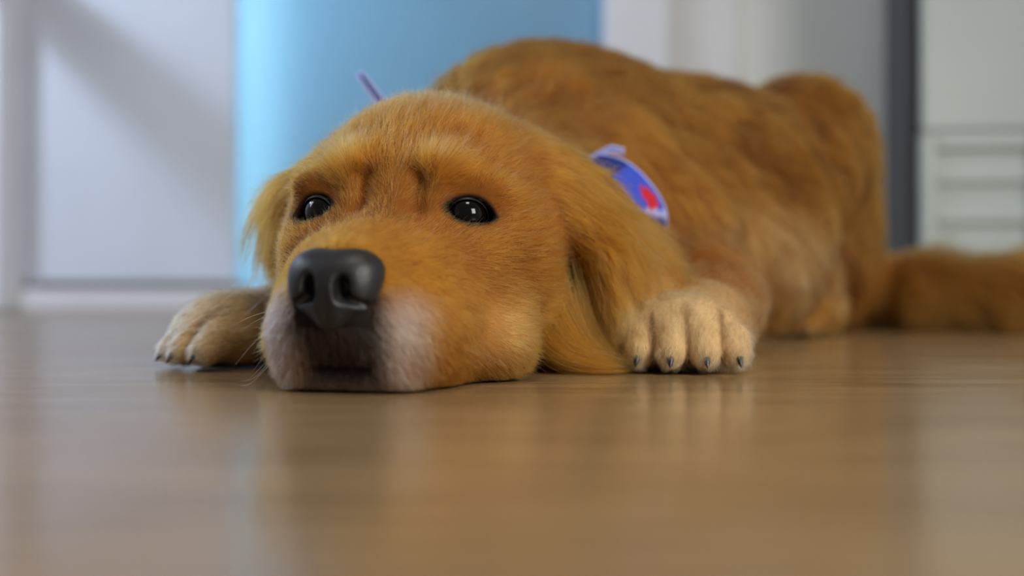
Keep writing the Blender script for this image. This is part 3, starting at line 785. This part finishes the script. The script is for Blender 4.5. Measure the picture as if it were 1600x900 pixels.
def locks(name, guides, count, radius, spread, cols, K=10, seed=9, taper=1.0, mat=None):
    """long strands that follow guide polylines given in metres"""
    r = np.random.default_rng(seed); G = []
    for g in guides:
        g = np.array(g, float); t = np.linspace(0, len(g)-1, K); k = np.minimum(t.astype(int), len(g)-2); u = (t-k)[:, None]
        q = g[k]*(1-u)+g[k+1]*u
        for _ in range(2): q[1:-1] = (q[:-2]+2*q[1:-1]+q[2:])/4
        G.append(q)
    G = np.array(G); i = r.integers(0, len(G), count); j = (i+1) % len(G)
    w_ = np.where(r.random(count) < 0.5, r.random(count)*0.5, 0)[:, None, None]
    pts = G[i]*(1-w_)+G[j]*w_ if len(G) > 1 else G[i].copy()
    off = r.normal(size=(count, 1, 3))*spread
    pts = pts+off*np.linspace(1.0, 0.7, K)[None, :, None]+np.cumsum(r.normal(size=(count, K, 3))*spread*0.05, 1)
    cut = r.uniform(0.6, 1.0, count)[:, None, None]      # unequal lengths
    st = r.uniform(0.0, 0.25, count)[:, None, None]
    tt = np.linspace(0, 1, K)[None, :, None]*(cut-st)+st; tt = tt*(K-1); k = np.minimum(tt.astype(int), K-2); u = tt-k
    pts = np.take_along_axis(pts, np.repeat(k, 3, 2), 1)*(1-u)+np.take_along_axis(pts, np.repeat(k+1, 3, 2), 1)*u
    pts[:, :, 2] = np.maximum(pts[:, :, 2], 0.0010+0.002*r.random((count, 1)))
    c = np.array(cols)[r.integers(0, len(cols), count)]*(1+r.normal(size=(count, 1))*0.12)
    rad = radius*np.linspace(1, 0.25, K)[None]*r.uniform(0.6, 1.2, count)[:, None]
    return hair_object(name, pts, rad, np.clip(c, 0.004, 0.95), m_fur, root)
if FUR:
    # long fringe hanging from the dog's left ear down to the floor
    locks('ear_fringe', [[(0.004, 0.642, 0.050), (0.012, 0.632, 0.026), (0.032, 0.621, 0.008), (0.070, 0.617, 0.003)],
                         [(0.012, 0.648, 0.075), (0.020, 0.640, 0.042), (0.036, 0.626, 0.012), (0.072, 0.618, 0.003)],
                         [(0.018, 0.648, 0.075), (0.028, 0.640, 0.040), (0.045, 0.628, 0.010), (0.072, 0.620, 0.004)],
                         [(0.062, 0.655, 0.070), (0.066, 0.648, 0.045), (0.070, 0.638, 0.020), (0.074, 0.630, 0.006)]],
          3600, 0.00011, 0.0050, [EARC, GOLD, EARC*0.7, EARC*0.5, TAN], seed=11)
    # wisps off the right ear, against the glass
    locks('ear_wisps', [[H(-0.100, -0.075, 0.125), H(-0.116, -0.070, 0.115), H(-0.128, -0.066, 0.092), H(-0.134, -0.064, 0.065)],
                        [H(-0.104, -0.075, 0.105), H(-0.116, -0.070, 0.092), H(-0.121, -0.066, 0.072), H(-0.123, -0.064, 0.052)],
                        [H(-0.090, -0.060, 0.105), H(-0.100, -0.056, 0.085), H(-0.104, -0.055, 0.065), H(-0.104, -0.055, 0.050)]],
          700, 0.00009, 0.0030, [EARC, GOLD, TAN], seed=12)
    wg = []
    rw = np.random.default_rng(5)
    for s in (-1, 1):
        for q in range(9):
            f0, z0 = rw.uniform(0.035, 0.070), rw.uniform(0.020, 0.042); r0 = 0.040
            ln = rw.uniform(0.030, 0.050); dz = rw.uniform(-0.6, 0.15)
            a0 = H(s*r0, f0, z0); d = hdir(s*0.9, -0.25, dz); d /= np.linalg.norm(d)
            wg.append([a0+d*ln*t+np.array([0, 0, -0.012*t*t]) for t in (0, 0.35, 0.7, 1.0)])
    wp = np.array([np.array(g) for g in wg])
    wp[:, :, 2] = np.maximum(wp[:, :, 2], 0.001)
    hair_object('whiskers', wp, np.tile(np.array([1.3, 1.0, 0.7, 0.3])*0.00009, (len(wp), 1)), np.tile(np.array(srgb(206, 150, 90)), (len(wp), 1)), m_fur, root)
    for g, n_ in ((H(0.033, -0.004, 0.1270), 14), (H(-0.034, -0.004, 0.1270), 14)):
        bp_ = np.array([[g+np.array([rw.normal()*0.006, rw.normal()*0.002, rw.normal()*0.003])+t*hdir(rw.normal()*0.1+(0.5 if g[0] > -0.06 else -0.5), 0.5, 0.6)*0.016*rw.uniform(0.7, 1.3) for t in (0, 0.4, 0.75, 1)] for _ in range(n_)])
        hair_object('eyebrow_hair', bp_, np.tile(np.array([1.3, 1, 0.7, 0.3])*0.00008, (n_, 1)), np.tile(np.array(srgb(228, 190, 130)), (n_, 1)), m_fur, root)
